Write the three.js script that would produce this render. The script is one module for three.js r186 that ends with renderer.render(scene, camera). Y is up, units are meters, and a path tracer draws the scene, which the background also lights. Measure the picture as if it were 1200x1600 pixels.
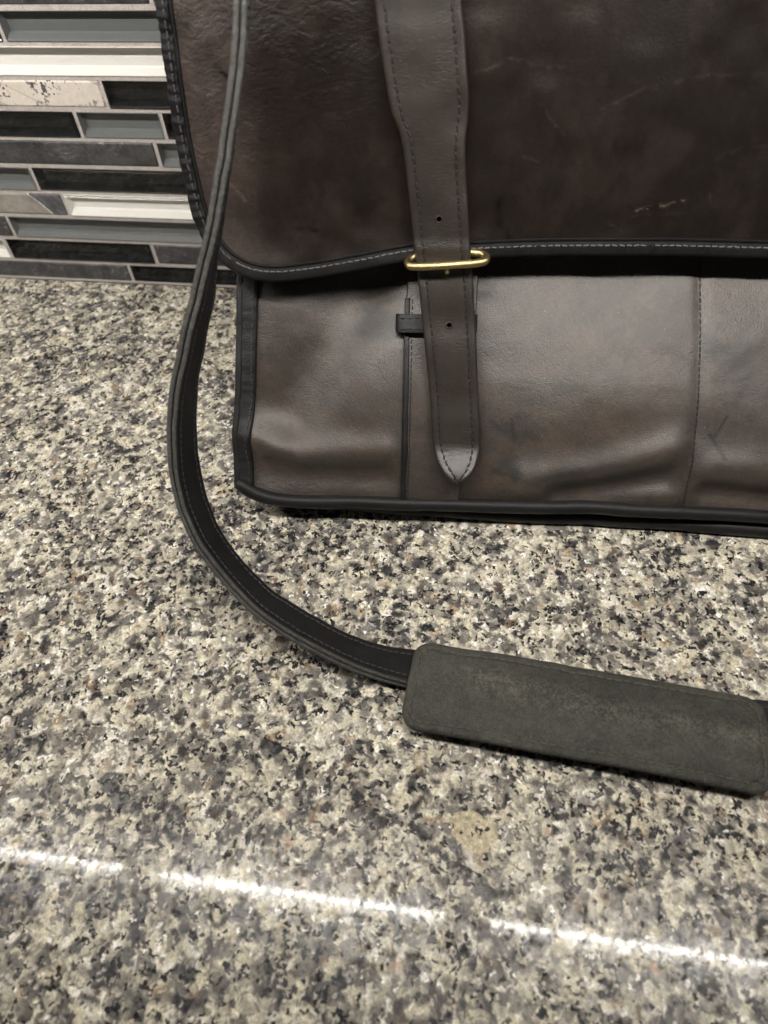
import * as THREE from 'three';
import { RoundedBoxGeometry } from 'three/addons/geometries/RoundedBoxGeometry.js';
import { mergeGeometries } from 'three/addons/utils/BufferGeometryUtils.js';
import { RectAreaLightUniformsLib } from 'three/addons/lights/RectAreaLightUniformsLib.js';
import { Brush, Evaluator, SUBTRACTION } from 'three-bvh-csg';

// ------------------------------------------------------------------ camera, exposure, lamps
const scene = new THREE.Scene();
const camera = new THREE.PerspectiveCamera(72.05, 0.75, 0.02, 20);
camera.rotation.order = 'YXZ';
camera.rotation.set(-0.90731869, 0.19358988, -0.07105348);
camera.position.set(0.15, 0.28182401, 0.39930661);
camera.focus = 0.335; camera.userData.fStop = 9;
const renderer = new THREE.WebGLRenderer({ antialias: true });
renderer.toneMapping = THREE.LinearToneMapping;
renderer.toneMappingExposure = 1.0;
renderer.shadowMap.enabled = true;
scene.background = new THREE.Color().setRGB(0.035, 0.034, 0.033);     // the dim room behind the camera
RectAreaLightUniformsLib.init();
const CHIP_L = 315, CHIP_W = 0.0069;                                  // luminance and size of one LED chip
const LAMP_COLOR = new THREE.Color().setRGB(1.0, 0.965, 0.905);
const BAR_Y = 0.4465, BAR_Z = 0.2946, BAR_LEN = 0.2694;
const BAR_TILT = 0.92;                                                // the bars are tipped towards the wall
const BARS = [[-0.2856, 'lit white under-cabinet light bar mirrored at the left edge of the granite'],
  [0.0241, 'lit white under-cabinet light bar mirrored whole in the granite, between the other two'],
  [0.3339, 'lit white under-cabinet light bar mirrored at the right edge of the granite']];

// ------------------------------------------------------------------ helpers
const V3 = (x, y, z) => new THREE.Vector3(x, y, z);
const clamp = (x, a = 0, b = 1) => Math.min(b, Math.max(a, x));
const sstep = (a, b, x) => { const t = clamp((x - a) / (b - a)); return t * t * (3 - 2 * t); };
const lerp = (a, b, t) => a + (b - a) * t;
function rng(seed) { let s = seed >>> 0; return () => { s = (s + 0x6d2b79f5) | 0; let t = Math.imul(s ^ (s >>> 15), 1 | s); t = (t + Math.imul(t ^ (t >>> 7), 61 | t)) ^ t; return ((t ^ (t >>> 14)) >>> 0) / 4294967296; }; }
function hash(x, y, s) { let h = Math.imul(x, 374761393) + Math.imul(y, 668265263) + Math.imul(s, 1274126177); h = Math.imul(h ^ (h >>> 13), 1274126177); h ^= h >>> 16; h = Math.imul(h, 2246822519); return ((h ^ (h >>> 15)) >>> 0) / 4294967296; }
const mod = (a, n) => ((a % n) + n) % n;
// value noise with quintic fade, periodic with period p cells; range -1..1
function vn(x, y, p, s) {
  const xi = Math.floor(x), yi = Math.floor(y); let fx = x - xi, fy = y - yi;
  fx = fx * fx * fx * (fx * (fx * 6 - 15) + 10); fy = fy * fy * fy * (fy * (fy * 6 - 15) + 10);
  const x0 = mod(xi, p), x1 = mod(xi + 1, p), y0 = mod(yi, p), y1 = mod(yi + 1, p);
  const a = hash(x0, y0, s), b = hash(x1, y0, s), c = hash(x0, y1, s), d = hash(x1, y1, s);
  return 2 * (a + (b - a) * fx + (c - a) * fy + (a - b - c + d) * fx * fy) - 1;
}
function fbm(x, y, p, s, n = 4) { let r = 0, a = 0.5, t = 0; for (let i = 0; i < n; i++) { r += a * vn(x, y, p, s + i * 17); t += a; a *= 0.55; x *= 2; y *= 2; p *= 2; } return r / t; }
// periodic cellular noise: [F1, F2, idx, idy]
const W4 = [0, 0, 0, 0, 0, 0];
function cell(x, y, p, s) {
  const xi = Math.floor(x), yi = Math.floor(y); let f1 = 9, f2 = 9, ix = 0, iy = 0, jx = 0, jy = 0;
  for (let j = -1; j <= 1; j++) for (let i = -1; i <= 1; i++) {
    const cx = mod(xi + i, p), cy = mod(yi + j, p);
    const dx = xi + i + hash(cx, cy, s) - x, dy = yi + j + hash(cx, cy, s + 1) - y, d = dx * dx + dy * dy;
    if (d < f1) { f2 = f1; jx = ix; jy = iy; f1 = d; ix = cx; iy = cy; } else if (d < f2) { f2 = d; jx = cx; jy = cy; }
  }
  W4[0] = Math.sqrt(f1); W4[1] = Math.sqrt(f2); W4[2] = ix; W4[3] = iy; W4[4] = jx; W4[5] = jy; return W4;
}
function tex(w, h, fn, srgb = true, wrap = THREE.RepeatWrapping) {       // fn(x01, y01, out) fills 0..255
  const d = new Uint8Array(w * h * 4), o = [0, 0, 0];
  for (let j = 0; j < h; j++) for (let i = 0; i < w; i++) { fn((i + 0.5) / w, (j + 0.5) / h, o); const k = (j * w + i) * 4; d[k] = clamp(o[0], 0, 255); d[k + 1] = clamp(o[1], 0, 255); d[k + 2] = clamp(o[2], 0, 255); d[k + 3] = 255; }
  const t = new THREE.DataTexture(d, w, h, THREE.RGBAFormat);
  t.wrapS = t.wrapT = wrap; t.magFilter = THREE.LinearFilter; t.minFilter = THREE.LinearFilter;
  if (srgb) t.colorSpace = THREE.SRGBColorSpace;
  t.needsUpdate = true; return t;
}
function fit(t, sx, sy = sx, ox = 0, oy = 0) { const c = t.clone(); c.repeat.set(1 / sx, 1 / sy); c.offset.set(-ox / sx, -oy / sy); c.needsUpdate = true; return c; }
const lin = (r, g, b) => new THREE.Color().setRGB(r, g, b);
const segd = (x, y, ax, ay, bx, by) => { const dx = bx - ax, dy = by - ay, t = clamp(((x - ax) * dx + (y - ay) * dy) / (dx * dx + dy * dy)); return Math.hypot(x - ax - t * dx, y - ay - t * dy); };
const gauss = (d, s) => Math.exp(-(d * d) / (2 * s * s));
const used = {};
function numbered(n) { const k = used[n] = (used[n] ?? -1) + 1; return k ? n + '_' + String(k).padStart(3, '0') : n; }
function mesh(name, geo, mat, parent, extra) {
  const m = new THREE.Mesh(geo, mat); m.name = numbered(name); m.castShadow = m.receiveShadow = true;
  if (extra) Object.assign(m.userData, extra); (parent ?? scene).add(m); return m;
}
function group(name, pos, ud, turn = 0) { const g = new THREE.Group(); g.name = numbered(name); g.position.copy(pos); g.rotation.y = turn; g.userData = ud; scene.add(g); return g; }
// a surface over a grid; f(i/nu, j/nv) -> [Vector3, u, v]
function gridGeo(nu, nv, f, flip = false) {
  const P = [], U = [], I = [];
  for (let j = 0; j <= nv; j++) for (let i = 0; i <= nu; i++) { const [p, u, v] = f(i / nu, j / nv); P.push(p.x, p.y, p.z); U.push(u, v); }
  for (let j = 0; j < nv; j++) for (let i = 0; i < nu; i++) { const a = j * (nu + 1) + i, b = a + 1, c = a + nu + 1, d = c + 1; if (flip) I.push(a, c, b, b, c, d); else I.push(a, b, c, b, d, c); }
  const g = new THREE.BufferGeometry(); g.setAttribute('position', new THREE.Float32BufferAttribute(P, 3)); g.setAttribute('uv', new THREE.Float32BufferAttribute(U, 2)); g.setIndex(I); g.computeVertexNormals(); return g;
}
// loft of rings (arrays of Vector3, all the same length, closed); uv in metres; ends capped
function loft(rings, us, vs, caps = true) {
  const n = rings[0].length, P = [], U = [], I = [];
  rings.forEach((r, j) => { for (let i = 0; i <= n; i++) { const p = r[i % n]; P.push(p.x, p.y, p.z); U.push(us[j], vs[i]); } });
  for (let j = 0; j < rings.length - 1; j++) for (let i = 0; i < n; i++) { const a = j * (n + 1) + i, b = a + 1, c = a + n + 1, d = c + 1; I.push(a, b, c, b, d, c); }
  if (caps) for (const [r, u, rev] of [[rings[0], us[0], true], [rings[rings.length - 1], us[us.length - 1], false]]) {
    const c = r.reduce((s, p) => s.add(p), V3(0, 0, 0)).multiplyScalar(1 / n), o = P.length / 3; P.push(c.x, c.y, c.z); U.push(u, 0);
    r.forEach((p) => { P.push(p.x, p.y, p.z); U.push(u, 0); });
    for (let i = 0; i < n; i++) { const a = o + 1 + i, b = o + 1 + (i + 1) % n; if (rev) I.push(o, b, a); else I.push(o, a, b); }
  }
  const g = new THREE.BufferGeometry(); g.setAttribute('position', new THREE.Float32BufferAttribute(P, 3)); g.setAttribute('uv', new THREE.Float32BufferAttribute(U, 2)); g.setIndex(I); g.computeVertexNormals(); return g;
}
function joinNormals(g, cols) {                                          // weld the seam of a loft ring for smooth normals
  const p = g.attributes.normal, rows = Math.floor(p.count / (cols + 1));
  for (let j = 0; j < rows; j++) { const a = j * (cols + 1), b = a + cols; const x = p.getX(a) + p.getX(b), y = p.getY(a) + p.getY(b), z = p.getZ(a) + p.getZ(b), l = Math.hypot(x, y, z) || 1; p.setXYZ(a, x / l, y / l, z / l); p.setXYZ(b, x / l, y / l, z / l); }
  return g;
}
const curve3 = (pts) => new THREE.CatmullRomCurve3(pts, false, 'centripetal');
function spl(pts) {                                                      // 2D spline sampled by arc length: t -> [x, y]
  const c = new THREE.CatmullRomCurve3(pts.map((p) => V3(p[0], p[1], 0)), false, 'centripetal'); c.arcLengthDivisions = 600;
  return (t) => { const p = c.getPointAt(clamp(t)); return [p.x, p.y]; };
}
const table = (rows) => (x) => { if (x <= rows[0][0]) return rows[0][1]; for (let i = 1; i < rows.length; i++) if (x <= rows[i][0]) { const t = (x - rows[i - 1][0]) / (rows[i][0] - rows[i - 1][0]); return lerp(rows[i - 1][1], rows[i][1], t * t * (3 - 2 * t)); } return rows[rows.length - 1][1]; };
// stitches: thin thread capsules laid along a path; pos(t) -> {p, n}
function stitches(pos, length, pitch, len, r, lift = 0.0001, seed = 5) {
  const base = new THREE.CapsuleGeometry(r, len - 2 * r, 2, 6), n = Math.floor(length / pitch), R = rng(seed), out = [];
  for (let i = 0; i < n; i++) {
    const t = (i + 0.5) / n, a = pos(t - 0.4 * len / length), b = pos(t + 0.4 * len / length), c = pos(t);
    const y = b.p.clone().sub(a.p).normalize(), z = c.n.clone().addScaledVector(y, -c.n.dot(y)).normalize(), x = V3(0, 0, 0).crossVectors(y, z);
    const tw = (R() - 0.5) * 0.35; const y2 = y.clone().multiplyScalar(Math.cos(tw)).addScaledVector(x, Math.sin(tw)), x2 = V3(0, 0, 0).crossVectors(y2, z);
    const m = new THREE.Matrix4().makeBasis(x2, y2, z).setPosition(c.p.clone().addScaledVector(z, lift + (R() - 0.5) * r * 0.5));
    out.push(base.clone().applyMatrix4(m));
  }
  return mergeGeometries(out);
}

// ------------------------------------------------------------------ textures
const MM = 500, GN = 2048;                                               // granite: one sheet of 0.5 m that repeats without a seam
const PAL = [[48, 48, 50], [78, 75, 73], [108, 104, 98], [136, 131, 123], [166, 160, 146], [190, 184, 165], [207, 202, 191]];
function grainColor(r, q, o) { const k = r < 0.05 ? 0 : r < 0.14 ? 1 : r < 0.27 ? 2 : r < 0.42 ? 3 : r < 0.66 ? 4 : r < 0.88 ? 5 : 6, p = PAL[k], l = 1 + (q - 0.5) * 0.16; o[0] = p[0] * l; o[1] = p[1] * l; o[2] = p[2] * l; if (q < 0.05) { o[0] *= 0.88; o[1] *= 0.8; o[2] *= 0.74; } }
const granite = tex(GN, GN, (X, Y, o) => {
  const x = X * MM, y = Y * MM;
  const w1 = vn(x / 5, y / 5, 100, 11), w2 = vn(x / 5, y / 5, 100, 12), w3 = vn(x / 1.25, y / 1.25, 400, 13), w4 = vn(x / 1.25, y / 1.25, 400, 14), w5 = vn(x / 0.5, y / 0.5, 1000, 15), w6 = vn(x / 0.5, y / 0.5, 1000, 16);
  const xa = x + 0.8 * w1 + 0.5 * w3 + 0.22 * w5, ya = y + 0.8 * w2 + 0.5 * w4 + 0.22 * w6;
  const clus = vn(x / 20, y / 20, 25, 21) * 0.5 + vn(x / 10, y / 10, 50, 22) * 0.5;
  let c = cell(xa / 3.125, ya / 3.125, 160, 31), A = [0, 0, 0]; const e0 = c[1] - c[0];
  grainColor(clamp(hash(c[2], c[3], 33) + clus * 0.2, 0, 0.999), hash(c[2], c[3], 34), A); let [R, G, B] = A;
  const mix = 0.5 - 0.5 * sstep(0, 0.4, e0); grainColor(clamp(hash(c[4], c[5], 33) + clus * 0.2, 0, 0.999), hash(c[4], c[5], 34), A); R = lerp(R, A[0], mix); G = lerp(G, A[1], mix); B = lerp(B, A[2], mix);
  // larger pale and grey crystals under the small ones
  c = cell(xa / 6.25, ya / 6.25, 80, 45); let kk = hash(c[2], c[3], 46); const edge6 = sstep(0.02, 0.2, c[1] - c[0]);
  if (kk < 0.17) { R = lerp(R, 200, 0.6 * edge6); G = lerp(G, 192, 0.6 * edge6); B = lerp(B, 168, 0.62 * edge6); } else if (kk < 0.31) { R = lerp(R, 100, 0.6 * edge6); G = lerp(G, 97, 0.6 * edge6); B = lerp(B, 93, 0.6 * edge6); } else if (kk < 0.355) { R = lerp(R, 62, 0.62 * edge6); G = lerp(G, 62, 0.62 * edge6); B = lerp(B, 67, 0.62 * edge6); }
  // fine grains
  c = cell(xa / 1.25, ya / 1.25, 400, 41); const q2 = hash(c[2], c[3], 42), s2 = 0.35 + 0.65 * sstep(0, 0.2, c[1] - c[0]);
  if (q2 < 0.12) { const k = 0.62 * s2; R = lerp(R, 218, k); G = lerp(G, 212, k); B = lerp(B, 196, k); }
  else if (q2 < 0.26) { const k = 0.5 * s2; R = lerp(R, 84, k); G = lerp(G, 80, k); B = lerp(B, 78, k); }
  else if (q2 < 0.29) { const k = 0.5 * s2; R = lerp(R, 76, k); G = lerp(G, 66, k); B = lerp(B, 58, k); }
  // black mica, drawn out into flecks of several directions
  const an = vn(x / 20, y / 20, 25, 58) > 0;
  c = an ? cell((xa + 0.5 * ya + w4) / 2.5, (ya + w3) / 1.5625, 320, 51) : cell((xa - w4) / 1.5625, (ya - 0.5 * xa - w3) / 2.5, 320, 53); let dk = hash(c[2], c[3], 52) + clus * 0.12;
  const sd = sstep(0.0, 0.14, c[1] - c[0]);
  if (dk < 0.075) { const k = 0.95 * sd; R = lerp(R, 30, k); G = lerp(G, 30, k); B = lerp(B, 33, k); }
  else if (dk < 0.13) { const k = 0.75 * sd; R = lerp(R, 52, k); G = lerp(G, 50, k); B = lerp(B, 52, k); }
  c = cell((xa - 0.35 * w4) / 1.25, (ya + 0.35 * w3) / 1.25, 400, 61); dk = hash(c[2], c[3], 62) + clus * 0.05;
  if (dk < 0.055) { const k = 0.94 * sstep(0, 0.15, c[1] - c[0]); R = lerp(R, 28, k); G = lerp(G, 27, k); B = lerp(B, 28, k); } else if (dk > 0.99) { R = lerp(R, 244, 0.85); G = lerp(G, 241, 0.85); B = lerp(B, 234, 0.85); }
  // one large pale feldspar
  const bx = x - 161.7, by = mod(y, MM) - (500 - 329.7), bd = (bx / 8.6) ** 2 + ((by + 0.15 * bx) / 7.6) ** 2 + 0.35 * w1 + 0.2 * w3;
  if (bd < 1 && dk > 0.06) { const k = 0.86 * sstep(1, 0.85, bd); R = lerp(R, 188 + 16 * w1 + 8 * w3, k); G = lerp(G, 177 + 16 * w1 + 8 * w3, k); B = lerp(B, 148 + 14 * w1 + 7 * w3, k); }
  const g = 1 + 0.13 * w5 + 0.09 * w3 + 0.06 * vn(x / 0.3125, y / 0.3125, 1600, 88) + 0.08 * (hash((X * GN) | 0, (Y * GN) | 0, 81) - 0.5);
  o[0] = R * g; o[1] = G * g; o[2] = B * g;
});
const graniteGloss = tex(1024, 1024, (X, Y, o) => { const x = X * MM, y = Y * MM; const c = cell(x / 2.5 + vn(x / 2, y / 2, 250, 5), y / 2.5, 200, 91); const p = hash(c[2], c[3], 92); const f = vn(x / 1, y / 1, 500, 93); o[0] = o[1] = o[2] = 60 + 25 * f + (p < 0.12 ? 150 : p < 0.3 ? 60 : 0); }, false);
const graniteCoat = tex(1024, 1024, (X, Y, o) => { const x = X * 250, y = Y * 250; const c = cell(x / 1.25 + 0.4 * vn(x / 1, y / 1, 250, 5), y / 1.25, 200, 91), p = hash(c[2], c[3], 92), f = vn(x / 0.625, y / 0.625, 400, 93); o[0] = o[1] = o[2] = p < 0.05 ? 10 : p < 0.2 ? 120 + 60 * f : 205 + 50 * f; }, false);
const graniteBump = tex(1024, 1024, (X, Y, o) => { const x = X * MM, y = Y * MM; o[0] = o[1] = o[2] = 128 + 60 * vn(x / 2.5, y / 2.5, 200, 95) + 40 * vn(x / 1.25, y / 1.25, 400, 96); }, false);

// pebbled leather: heights over 60 mm
const grain = tex(1024, 1024, (X, Y, o) => {
  const x = X * 60, y = Y * 60; const a = vn(x / 1.5, y / 1.5, 40, 3) * 0.35, b = vn(x / 1.5, y / 1.5, 40, 4) * 0.35;
  const c = cell(x / 0.8 + a, y / 0.8 + b, 75, 7), e1 = sstep(0, 0.4, c[1] - c[0]), c2 = cell(x / 0.3 + a, y / 0.3 + b, 200, 17), e2 = sstep(0, 0.5, c2[1] - c2[0]);
  o[0] = o[1] = o[2] = 255 * (0.55 * e1 + 0.2 * e2 + 0.25 * (0.5 + 0.5 * fbm(x / 2.5, y / 2.5, 24, 27, 3)));
}, false);
// long fine creases: heights over 80 mm, running along x
const crease = tex(1024, 1024, (X, Y, o) => {
  const x = X * 80, y = Y * 80; const wv = vn(x / 8, y / 8, 10, 3) * 1.6 + vn(x / 2.5, y / 2.5, 32, 4) * 0.35, p = 0.5 + 0.5 * vn(x / 10, y / 10, 8, 8);
  o[0] = o[1] = o[2] = 128 + 60 * p * vn(x / 2.5, (y + wv) / 0.8, 100, 5) + 45 * p * vn(x / 1.25, (y + wv) / 0.4, 200, 6) + 26 * vn(x / 0.4, y / 0.4, 200, 9) + 14 * vn(x / 0.2, y / 0.2, 400, 10);
}, false);
const fine = tex(512, 512, (X, Y, o) => { const x = X * 30, y = Y * 30; o[0] = o[1] = o[2] = 128 + 70 * vn(x / 0.5, y / 0.5, 60, 3) + 55 * vn(x / 0.25, y / 0.25, 120, 5); }, false);

// flap leather colour over u -0.05..0.37, v 0.09..0.33
const FU = 0.42, FV = 0.24;
const flapMarks = [[0.131, 0.1665, 0.146, 0.1725, 0.0003, 34], [0.146, 0.1725, 0.168, 0.177, 0.0004, 26], [0.168, 0.177, 0.19, 0.176, 0.0005, 20], [0.0868, 0.179, 0.0985, 0.1825, 0.0004, 40], [0.0985, 0.1825, 0.118, 0.1795, 0.0004, 30], [0.1105, 0.168, 0.1195, 0.1585, 0.00035, 46],
  [0.1045, 0.152, 0.111, 0.150, 0.0003, 32], [0.1495, 0.1335, 0.1665, 0.1365, 0.00042, 120], [0.1475, 0.131, 0.168, 0.1325, 0.00035, 34], [0.139, 0.1295, 0.145, 0.1255, 0.0003, 28], [0.02, 0.172, 0.042, 0.176, 0.0003, 30], [0.03, 0.166, 0.047, 0.168, 0.0003, 28], [-0.008, 0.145, 0.0, 0.138, 0.0003, 40],
  [-0.01, 0.151, -0.006, 0.147, 0.0002, 55], [0.185, 0.165, 0.2, 0.167, 0.0012, 18], [0.176, 0.152, 0.198, 0.156, 0.0005, 18], [0.166, 0.145, 0.178, 0.152, 0.0004, 14], [0.176, 0.139, 0.177, 0.135, 0.0004, 30]];
const flapDark = [[0.0185, 0.1275, 0.026, 0.1268, 0.0005], [0.097, 0.137, 0.098, 0.128, 0.0009], [0.101, 0.125, 0.103, 0.121, 0.0006], [-0.008, 0.182, -0.004, 0.1795, 0.0006]];
const flapMap = tex(1536, 896, (X, Y, o) => {
  const u = X * FU - 0.05, v = Y * FV + 0.09, x = u * 1000, y = v * 1000;
  const n1 = fbm(x / 30, y / 30, 4096, 3, 4), n2 = fbm(x / 9, y / 13, 4096, 9, 4), n3 = fbm(x / 2.2, y / 3, 4096, 15, 3), n4 = vn(x / 0.5, y / 0.5, 65536, 44);
  let l = 1 + 0.13 * n1 + 0.12 * n2 + 0.14 * n3 + 0.08 * n4;
  const left = sstep(0.012, -0.012, u), rightGrey = sstep(0.08, 0.2, u + 0.03 * n1);
  let R = 28, G = 22.5, B = 19; R = lerp(R, 25, rightGrey); G = lerp(G, 20.5, rightGrey); B = lerp(B, 18, rightGrey);
  const paler = sstep(-0.05, 0.5, n2 + 0.6 * n1 - 0.05); R += 4 * paler; G += 3.5 * paler; B += 3 * paler;  // worn patches at random, slightly paler
  R = lerp(R, 58, 0.8 * left); G = lerp(G, 50, 0.8 * left); B = lerp(B, 47, 0.8 * left);
  R *= l; G *= l; B *= l;
  const jag = 0.0006 * n3 + 0.0007 * n2, rough = 0.35 + 0.65 * sstep(-0.25, 0.35, n3 + 0.3 * n4);
  for (const m of flapMarks) { const d = segd(u + jag, v + jag * 1.5, m[0], m[1], m[2], m[3]); if (d < m[4] * 4) { const k = gauss(d, m[4]) * m[5] * rough * (m[5] > 100 ? 0.42 * sstep(-0.2, 0.5, n4 + n3) : 0.4); R += k; G += k * 0.93; B += k * 0.84; } }
  for (const m of flapDark) { const d = segd(u + jag, v + jag, m[0], m[1], m[2], m[3]); const k = gauss(d, m[4]) * 0.75 * rough; R *= 1 - k; G *= 1 - k; B *= 1 - k; }
  const rub = gauss(Math.hypot((u - 0.0595) / 0.006, (v - 0.1165) / 0.0022), 1) * (0.6 + 0.4 * n3); R += 34 * rub; G += 26 * rub; B += 4 * rub;
  o[0] = R; o[1] = G; o[2] = B;
}, true, THREE.MirroredRepeatWrapping);
const flapBump = tex(1536, 896, (X, Y, o) => {
  const u = X * FU - 0.05, v = Y * FV + 0.09, x = u * 1000, y = v * 1000;
  const wv = vn(x / 7, y / 7, 4096, 3) * 1.5 + vn(x / 2.4, y / 2.4, 4096, 4) * 0.5;
  const m = clamp(gauss(Math.hypot((u - 0.02) / 1.6, v - 0.192), 0.017) + gauss(Math.max(0, u + 0.004), 0.008) * sstep(0.125, 0.16, v) + 0.12);
  const wr = 0.6 * vn((x + 0.3 * y) / 2.4, (y + wv) / 1.1, 4096, 5) + 0.4 * vn(x / 1.4, (y - 0.3 * x + wv) / 0.7, 4096, 6), c = cell(x / 1.1 + 0.3 * wv, y / 0.8, 4096, 7);
  o[0] = o[1] = o[2] = 128 + 70 * m * wr + 40 * m * sstep(0, 0.4, c[1] - c[0]) + 16 * vn(x / 0.55, y / 0.55, 8192, 9) + 9 * fbm(x / 4, y / 4, 4096, 12, 3);
}, false, THREE.MirroredRepeatWrapping);
// front panel colour over u -0.04..0.36, v -0.02..0.24
const PU = 0.40, PV = 0.26;
const panelDark = [[0.2, 0.0505, 0.1965, 0.0405, 0.0004, 0.6], [0.1945, 0.0418, 0.2023, 0.031, 0.00055, 0.8], [0.1085, 0.047, 0.1105, 0.037, 0.0006, 0.4], [0.1, 0.046, 0.103, 0.043, 0.0008, 0.35]];
const panelMap = tex(1536, 1000, (X, Y, o) => {
  const u = X * PU - 0.04, v = Y * PV - 0.02, x = u * 1000, y = v * 1000;
  const n1 = fbm(x / 24, y / 20, 4096, 103, 4), n2 = fbm(x / 7, y / 7, 4096, 109, 4), n3 = fbm(x / 1.8, y / 1.8, 4096, 115, 3), n4 = vn(x / 0.45, y / 0.45, 65536, 144);
  let l = 1 + 0.13 * n1 + 0.12 * n2 + 0.12 * n3 + 0.12 * n4;
  let R = 61, G = 54, B = 49; const br = sstep(-0.2, 0.5, n1 + 0.4 * n2); R = lerp(R, 62, br); G = lerp(G, 53, br); B = lerp(B, 46, br);
  R *= l; G *= l; B *= l;
  const blot = (cu, cv, su, sv, k) => { const d = Math.hypot((u - cu) / su, (v - cv) / sv); const s = sstep(1.25, 0.5, d + 0.55 * n2 + 0.3 * n3) * k; R *= 1 - s; G *= 1 - s * 0.92; B *= 1 - s * 0.8; };
  blot(0.116, 0.0435, 0.012, 0.008, 0.2); blot(0.108, 0.024, 0.007, 0.008, 0.24); blot(0.125, 0.02, 0.018, 0.005, 0.2); blot(0.17, 0.088, 0.02, 0.012, 0.14); blot(0.21, 0.075, 0.02, 0.02, 0.14); blot(0.05, 0.088, 0.01, 0.008, 0.28); blot(0.142, 0.062, 0.015, 0.012, 0.12);
  const rough = 0.5 + 0.5 * sstep(-0.3, 0.3, n3);
  for (const m of panelDark) { const d = segd(u + 0.0004 * n3, v, m[0], m[1], m[2], m[3]); const k = gauss(d, m[4]) * m[5] * rough; R *= 1 - k; G *= 1 - k; B *= 1 - k; }
  if (hash((X * 1536) | 0, (Y * 1000) | 0, 7) > 0.99985) { R += 110; G += 105; B += 95; }
  o[0] = R; o[1] = G; o[2] = B;
}, true, THREE.MirroredRepeatWrapping);
const panelBump = tex(1536, 1000, (X, Y, o) => {
  const u = X * PU - 0.04, v = Y * PV - 0.02, x = u * 1000, y = v * 1000;
  const wv = vn(x / 8, y / 8, 4096, 203) * 1.6 + vn(x / 2.6, y / 2.6, 4096, 204) * 0.5, a = 0.3 * vn(x / 1.4, y / 1.4, 4096, 205);
  const m = clamp(sstep(0.034, 0.012, v) * (0.45 + 0.55 * sstep(0.075, 0.03, u)) + 0.6 * sstep(0.02, -0.01, u) + 0.12);
  const wr = 0.6 * vn((x - 0.2 * y) / 3, (y + wv) / 0.9, 4096, 206) + 0.4 * vn(x / 1.6, (y + 0.25 * x + wv) / 0.6, 4096, 207);
  const c = cell(x / 0.95 + a, y / 0.75, 4096, 209), e1 = sstep(0, 0.45, c[1] - c[0]), d = hash(c[2], c[3], 211);
  o[0] = o[1] = o[2] = 100 + 44 * m * wr + (46 + 26 * d) * e1 + 14 * vn(x / 0.5, y / 0.5, 8192, 212) + 9 * fbm(x / 4, y / 4, 4096, 213, 3);
}, false, THREE.MirroredRepeatWrapping);
const strapMap = tex(512, 1024, (X, Y, o) => { const x = X * 60, y = Y * 300; const l = 1 + 0.16 * fbm(x / 10, y / 10, 4096, 3, 4) + 0.12 * fbm(x / 2.5, y / 2.5, 4096, 9, 3) + 0.08 * vn(x / 0.5, y / 0.5, 65536, 21); o[0] = 42 * l; o[1] = 36 * l; o[2] = 31 * l; });
const blackMap = tex(512, 512, (X, Y, o) => { const x = X * 100, y = Y * 100; const l = 1 + 0.2 * fbm(x / 10, y / 10, 10, 5, 4) + 0.14 * fbm(x / 1.25, y / 1.25, 80, 6, 2); o[0] = 28 * l; o[1] = 27 * l; o[2] = 28 * l; });
const edgeMap = tex(1024, 64, (X, Y, o) => { const x = X * 100, y = Y * 6; const l = 1 + 0.3 * fbm(x / 1, y / 1, 100, 5, 4) + 0.2 * vn(x / 0.25, y / 0.25, 400, 6); o[0] = 66 * l; o[1] = 65 * l; o[2] = 62 * l; });
const padMap = tex(1024, 384, (X, Y, o) => {                              // over 160 x 60 mm
  const x = X * 160, y = Y * 60, n1 = fbm(x / 22, y / 12, 4096, 3, 4), n2 = fbm(x / 4, y / 4, 4096, 9, 4), n4 = vn(x / 0.4, y / 0.4, 65536, 12), n3 = fbm(x / 1.2, y / 1.2, 4096, 16, 2);
  const axis = 33 - 0.02 * (x - 60) + 4 * n1, paler = sstep(10, 2, Math.abs(y - axis) + 4 * n2) * sstep(18, 50, x + 12 * n1) ;  // paler band running lengthwise, just off the middle of the pad
  let l = 1 + 0.14 * n1 + 0.16 * n2 + 0.16 * n4 + 0.13 * n3;
  const stipple = paler * sstep(-0.5, 0.6, n4 * 0.5 + 0.8 * n3 + 0.6 * n2); let R = 58, G = 58, B = 52; R = lerp(R, 90, 0.5 * stipple); G = lerp(G, 87, 0.5 * stipple); B = lerp(B, 77, 0.5 * stipple);  // band broken up by the grain noise
  const sp = hash((X * 1024) | 0, (Y * 384) | 0, 17); if (sp > 0.9975 && n2 > -0.1 && y < 26) l *= 1.9;
  o[0] = R * l; o[1] = G * l; o[2] = B * l;
}, true, THREE.MirroredRepeatWrapping);
// marble for the stone tiles: dark with pale veins, 300 x 100 mm
const darkMarble = tex(1536, 512, (X, Y, o) => {
  const x = X * 300, y = Y * 100, w = fbm(x / 25, y / 25, 4096, 3, 4), n = fbm(x / 8, y / 8, 4096, 5, 5), f = fbm(x / 1.6, y / 1.6, 4096, 8, 3);
  const ve = Math.abs(fbm(x / 20 + w * 1.4, y / 12 + w, 4096, 21, 3)), vein = sstep(0.035, 0, ve) * sstep(-0.2, 0.4, n + 0.3 * f), ve2 = sstep(0.05, 0, Math.abs(fbm(x / 7 + 0.9 * y / 7, y / 9, 4096, 31, 3))) * 0.35;
  const l = 1 + 0.35 * n + 0.25 * w + 0.22 * f; let R = 62 * l, G = 61 * l, B = 63 * l; const k = clamp(0.7 * vein + ve2 * (0.5 + f)); R = lerp(R, 168, k); G = lerp(G, 165, k); B = lerp(B, 160, k);
  o[0] = R; o[1] = G; o[2] = B;
});
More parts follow.
